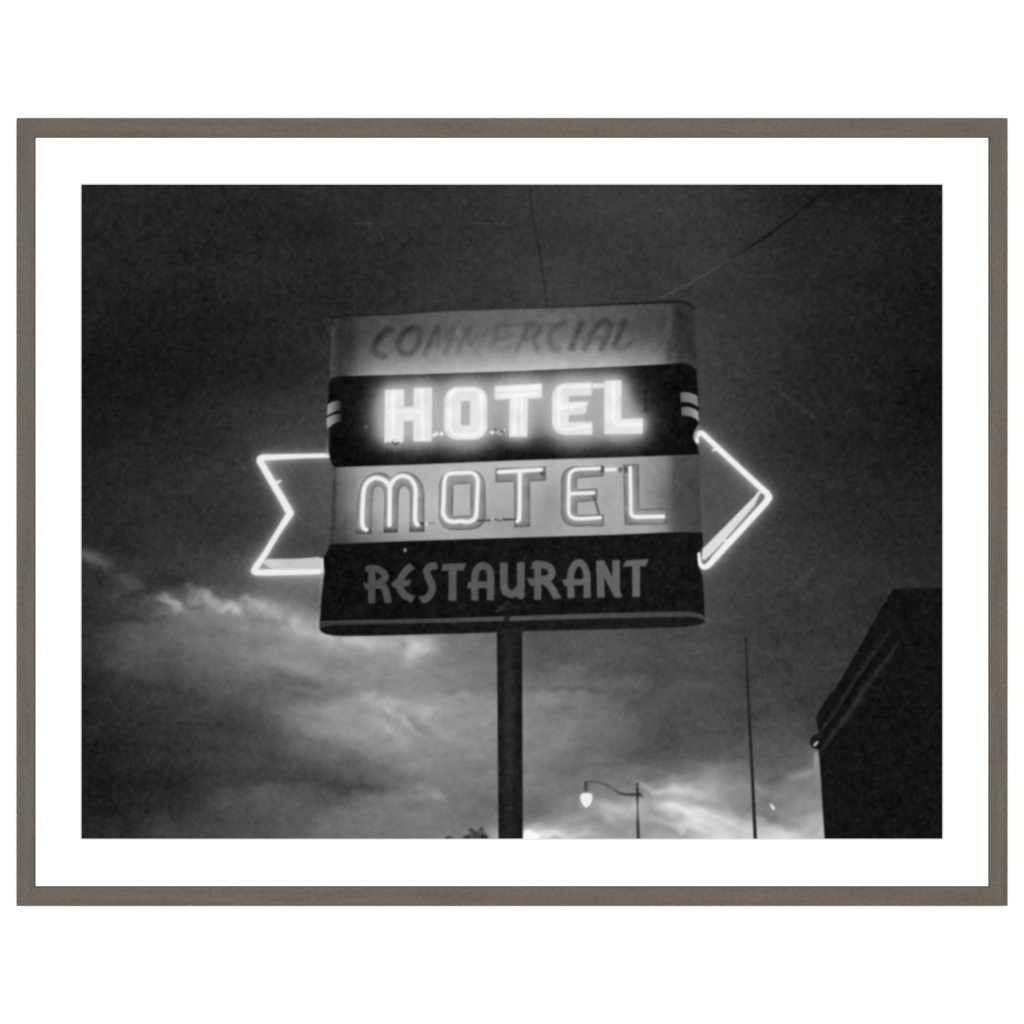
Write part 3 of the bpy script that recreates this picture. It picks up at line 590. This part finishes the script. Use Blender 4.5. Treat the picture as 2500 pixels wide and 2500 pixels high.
hue2 = ramp(tex(17, (1, 1, 1), 1, .4).outputs[0], [(.42, tone((112, 106, 97))), (.6, tone((117, 106, 99)))])
grain = ramp(tex(90, (.10, 1, 1.6), 5, .65).outputs[0], [(.3, (.86, .86, .86)), (.52, (1.0, 1.0, 1.0)), (.72, (1.09, 1.09, 1.09))])
pore = ramp(tex(380, (.6, 1, 1), 3, .7).outputs[0], [(.3, (.84, .84, .84)), (.5, (1, 1, 1)), (.7, (1.14, 1.14, 1.14))])
c = mix(mix(mix(hue.outputs[0], hue2.outputs[0], .5), grain.outputs[0], 1.0, 'MULTIPLY'), pore.outputs[0], 1.0, 'MULTIPLY')
nt.links.new(c, b.inputs['Base Color'])
b.inputs['Roughness'].default_value = .75; b.inputs['Specular IOR Level'].default_value = .05
bp = nt.nodes.new('ShaderNodeBump'); bp.inputs['Strength'].default_value = .25; bp.inputs['Distance'].default_value = .0006
nt.links.new(grain.outputs[0], bp.inputs['Height']); nt.links.new(bp.outputs['Normal'], b.inputs['Normal'])

# ---- mat board
m_mat, nt, b = mat('white_mat_board')
b.inputs['Base Color'].default_value = (.93, .93, .93, 1); b.inputs['Roughness'].default_value = .9; b.inputs['Specular IOR Level'].default_value = 0.0
n = nt.nodes.new('ShaderNodeTexNoise'); n.inputs['Scale'].default_value = 900
bp = nt.nodes.new('ShaderNodeBump'); bp.inputs['Strength'].default_value = .03; bp.inputs['Distance'].default_value = .0005
nt.links.new(n.outputs[0], bp.inputs['Height']); nt.links.new(bp.outputs['Normal'], b.inputs['Normal'])

m_core, nt, b = mat('mat_board_core')
n = nt.nodes.new('ShaderNodeTexNoise'); n.inputs['Scale'].default_value = 1500
r = ramp(n.outputs[0], [(.3, (.66, .66, .65)), (.7, (.73, .73, .72))]); nt.links.new(r.outputs[0], b.inputs['Base Color']); b.inputs['Roughness'].default_value = .9; b.inputs['Specular IOR Level'].default_value = 0.0

m_back, nt, b = mat('brown_backing_card')
n = nt.nodes.new('ShaderNodeTexNoise'); n.inputs['Scale'].default_value = 60
r = ramp(n.outputs[0], [(.3, (.22, .16, .10)), (.7, (.30, .22, .14))]); nt.links.new(r.outputs[0], b.inputs['Base Color']); b.inputs['Roughness'].default_value = .9

# ---- the print: matt paper carrying the ink tones of the sheet, with fine paper tooth
m_ink, nt, b = mat('printed_photo_paper')
at_n = nt.nodes.new('ShaderNodeAttribute'); at_n.attribute_name = 'ink'
tc = nt.nodes.new('ShaderNodeTexCoord')
n = nt.nodes.new('ShaderNodeTexNoise'); n.inputs['Scale'].default_value = 700; n.inputs['Detail'].default_value = 2
nt.links.new(tc.outputs['Object'], n.inputs['Vector'])
r = ramp(n.outputs[0], [(.25, (.93, .93, .93)), (.75, (1.07, 1.07, 1.07))])
nt.links.new(mix(at_n.outputs['Color'], r.outputs[0], 1.0, 'MULTIPLY'), b.inputs['Base Color'])
b.inputs['Roughness'].default_value = .85; b.inputs['Specular IOR Level'].default_value = 0.0

# ---------------------------------------------------------------------------
# the wall
# ---------------------------------------------------------------------------
bm = bmesh.new(); bmesh.ops.create_cube(bm, size=1)
for v in bm.verts: v.co = (v.co.x * 9, v.co.y * .12 + .06, v.co.z * 6)
me = bpy.data.meshes.new('wall'); bm.to_mesh(me); bm.free()
wall = link('wall', me, m_wall); wall['kind'] = 'structure'
wall['label'] = 'plain bright white wall behind the framed picture'

# ---------------------------------------------------------------------------
# the framed picture
# ---------------------------------------------------------------------------
root = bpy.data.objects.new('framed_photograph', None); col.objects.link(root)
root.location = at(1250, 1250, 0)
root['label'] = 'wide grey-brown wooden frame holding a white-matted black-and-white photograph of a neon hotel sign'
root['category'] = 'framed picture'

FO = (39.6, 287.7, 2460.6, 2212.3)      # frame, outer edge
FI = (85.3, 335.2, 2414.5, 2164.8)      # frame, inner edge
def rail(a0, a1, b1, b0):
    """one mitred length of moulding: outer corners a0, a1, inner corners b1, b0 (as seen), with softened edges"""
    bm = bmesh.new()
    def lerp(p, q, t): return (p[0] + (q[0] - p[0]) * t, p[1] + (q[1] - p[1]) * t)
    # profile across the rail: (share of the way from outer to inner edge, distance from the wall)
    prof = [(0, .0015), (0, DEPTH - .0018), (.035, DEPTH - .0003), (.055, DEPTH), (.945, DEPTH), (.965, DEPTH - .0003), (1, DEPTH - .0018), (1, .0015)]
    ends = []
    for o, i in ((a0, b0), (a1, b1)):
        ends.append([bm.verts.new(at(*lerp(o, i, t), d)) for t, d in prof])
    for k in range(len(prof)):
        j = (k + 1) % len(prof)
        bm.faces.new((ends[0][k], ends[0][j], ends[1][j], ends[1][k]))
    bm.faces.new(ends[0]); bm.faces.new(ends[1][::-1])
    bmesh.ops.recalc_face_normals(bm, faces=bm.faces)
    # lay the rail along its own x axis so the grain follows its length
    xs = [v.co.copy() for v in bm.verts]
    mx = sum((v.x for v in xs)) / len(xs); mz = sum((v.z for v in xs)) / len(xs)
    vert = abs(a0[0] - a1[0]) < abs(a0[1] - a1[1])
    for v in bm.verts:
        x, z = v.co.x - mx, v.co.z - mz
        v.co.x, v.co.z = (z, -x) if vert else (x, z)
    me = bpy.data.meshes.new('frame_rail'); bm.to_mesh(me); bm.free()
    o = link('frame_rail', me, m_wood, root)
    o.location = (mx - root.location.x, 0 - root.location.y, mz - root.location.z)
    if vert: o.rotation_euler = (0, -math.radians(90), 0)
    return o
g = .04                                    # hairline left open at the mitres
x0, y0, x1, y1 = FO; u0, v0, u1, v1 = FI
rail((x0 + g, y0), (x1 - g, y0), (u1 - g, v0), (u0 + g, v0))
rail((x0 + g, y1), (x1 - g, y1), (u1 - g, v1), (u0 + g, v1))
rail((x0, y0 + g), (x0, y1 - g), (u0, v1 - g), (u0, v0 + g))
rail((x1, y0 + g), (x1, y1 - g), (u1, v1 - g), (u1, v0 + g))

# mat board: a window cut with a sloping edge
MAT = DEPTH - .0045; PRINT = MAT - .0016
def widen(v, mid, depth): return mid + (v - mid) * (DIST + DEPTH - depth) / DIST     # true size of an opening that lies a little behind the frame's face
W0, W1 = widen(198.3, CX, MAT), widen(2301.2, CX, MAT)
V0, V1 = widen(450.3, CY, MAT), widen(2048.0, CY, MAT)
bm = bmesh.new()
def ring(a, b_, c_, d_, depth): return [bm.verts.new(at(x, y, depth)) for x, y in ((a, b_), (c_, b_), (c_, d_), (a, d_))]
out_f = ring(FI[0] + .5, FI[1] + .5, FI[2] - .5, FI[3] - .5, MAT)
win_f = ring(W0 - 3.6, V0 - 3.6, W1 + 3.6, V1 + 3.6, MAT)
win_b = ring(W0, V0, W1, V1, PRINT + .0002)
out_b = ring(FI[0] + .5, FI[1] + .5, FI[2] - .5, FI[3] - .5, PRINT + .0002)
for A_, B_ in ((out_f, win_f), (win_f, win_b), (win_b, out_b), (out_b, out_f)):
    for k in range(4):
        f_ = bm.faces.new((A_[k], A_[(k + 1) % 4], B_[(k + 1) % 4], B_[k]))
        f_.material_index = 1 if A_ is win_f else 0
bmesh.ops.recalc_face_normals(bm, faces=bm.faces)
me = bpy.data.meshes.new('mat_board'); bm.to_mesh(me); bm.free()
o = link('mat_board', me, m_mat, root); me.materials.append(m_core); o.location = (-root.location.x, -root.location.y, -root.location.z)
o['label'] = 'wide white mat board around the picture'

# backing card that closes the frame behind the print
bm = bmesh.new(); bmesh.ops.create_cube(bm, size=1)
a = at(FI[0] + 1, FI[3] - 1, .003); z_ = at(FI[2] - 1, FI[1] + 1, PRINT - .0008)
for v in bm.verts:
    v.co = (a[0] if v.co.x < 0 else z_[0], a[1] if v.co.y > 0 else z_[1], a[2] if v.co.z < 0 else z_[2])
me = bpy.data.meshes.new('backing_card'); bm.to_mesh(me); bm.free()
o = link('backing_card', me, m_back, root); o.location = (-root.location.x, -root.location.y, -root.location.z)

# ---------------------------------------------------------------------------
# the print itself: one sheet of paper, divided along the outlines of what is printed on it
# ---------------------------------------------------------------------------
img, reg = paint_print()
ink = np.clip(lin(img) / LIGHT, 0.0005, .9)
kx = (DIST + DEPTH - PRINT) / DIST
PXs = (CX + (GX - CX) * kx - CX) * U; PZs = (CY - (CY + (GY - CY) * kx)) * U
# the sheet runs a little way behind the mat
PXs[:, 0] -= 5 * U; PXs[:, -1] += 5 * U; PZs[0, :] += 5 * U; PZs[-1, :] -= 5 * U
idx = np.arange(NX * NY).reshape(NY, NX)
quads = np.stack([idx[1:, :-1], idx[1:, 1:], idx[:-1, 1:], idx[:-1, :-1]], -1).reshape(-1, 4)
qreg = reg[:-1, :-1].reshape(-1)
flat = np.stack([PXs.ravel(), np.full(NX * NY, -PRINT), PZs.ravel()], -1).astype(np.float32)
inkf = ink.ravel().astype(np.float32)
def sheet(name, ident, parent):
    q = quads[qreg == ident]
    if not len(q): return None
    used, inv = np.unique(q, return_inverse=True); inv = inv.reshape(-1)
    me = bpy.data.meshes.new(name)
    me.vertices.add(len(used)); me.vertices.foreach_set('co', flat[used].ravel())
    me.loops.add(len(inv)); me.loops.foreach_set('vertex_index', inv.astype(np.int32))
    me.polygons.add(len(q)); me.polygons.foreach_set('loop_start', np.arange(0, len(inv), 4, dtype=np.int32))
    me.polygons.foreach_set('loop_total', np.full(len(q), 4, np.int32))
    me.update(calc_edges=True)
    ca = me.color_attributes.new('ink', 'FLOAT_COLOR', 'POINT')
    c4 = np.ones((len(used), 4), np.float32); c4[:, :3] = inkf[used][:, None]
    ca.data.foreach_set('color', c4.ravel())
    o = link(name, me, m_ink, parent)
    return o
photo = sheet('photo_print', SKY, root)
photo.location = (-root.location.x, -root.location.y, -root.location.z)
photo['label'] = 'matt black-and-white print of a dusky cloudy sky behind a neon sign'
PARTS = [
 ('overhead_wire', WIRE_THIN, 'thin printed wire running straight up above the sign'),
 ('overhead_wire', WIRE_THICK, 'printed wire slanting up to the top corner'),
 ('tree_top', TREE, 'small dark printed tree top beside the foot of the pole'),
 ('flagpole', FLAGPOLE, 'thin dark printed flagpole'),
 ('street_lamp', STREET_LAMP, 'dark printed lamp post with a curved arm'),
 ('lamp_globe', LAMP_GLOBE, 'glowing white printed lamp globe'),
 ('dark_building', BUILDING, 'black printed building with a stepped cornice'),
 ('sign_pole', SIGN_POLE, 'dark printed pole under the sign'),
 ('arrow_tail', ARROW_TAIL, 'grey printed arrow tail board with notched end'),
 ('arrow_head', ARROW_HEAD, 'grey printed arrow head board with bright edge'),
 ('neon_tube', NEON_TAIL, 'white printed neon outline of the arrow tail'),
 ('neon_tube', NEON_HEAD, 'white printed neon outline of the arrow head'),
 ('sign_panel', PANEL_TOP, 'grey printed top panel, brighter along its lower edge'),
 ('sign_panel', PANEL_HOTEL, 'black printed panel lit by the HOTEL letters'),
 ('sign_panel', PANEL_MOTEL, 'pale printed panel behind the MOTEL letters'),
 ('sign_panel', PANEL_RESTAURANT, 'black printed panel behind the RESTAURANT letters'),
 ('sign_underside', UNDERSIDE, 'dark printed underside of the sign with a grey trim'),
 ('end_stripes', STRIPE, 'pale printed pair of stripes beside the letter H'),
 ('end_stripes', STRIPE_END, 'pale printed pair of stripes above the arrow head'),
 ('painted_lettering', LETTERS_TOP, 'faded dark COMMERCIAL lettering'),
 ('neon_lettering', LETTERS_HOTEL, 'glaring white HOTEL lettering'),
 ('neon_lettering', LETTERS_MOTEL, 'grey MOTEL letters with white neon lines'),
 ('painted_lettering', LETTERS_RESTAURANT, 'plain grey RESTAURANT lettering'),
]
for name, ident, label in PARTS:
    o = sheet(name, ident, photo)
    if o: o['label'] = label
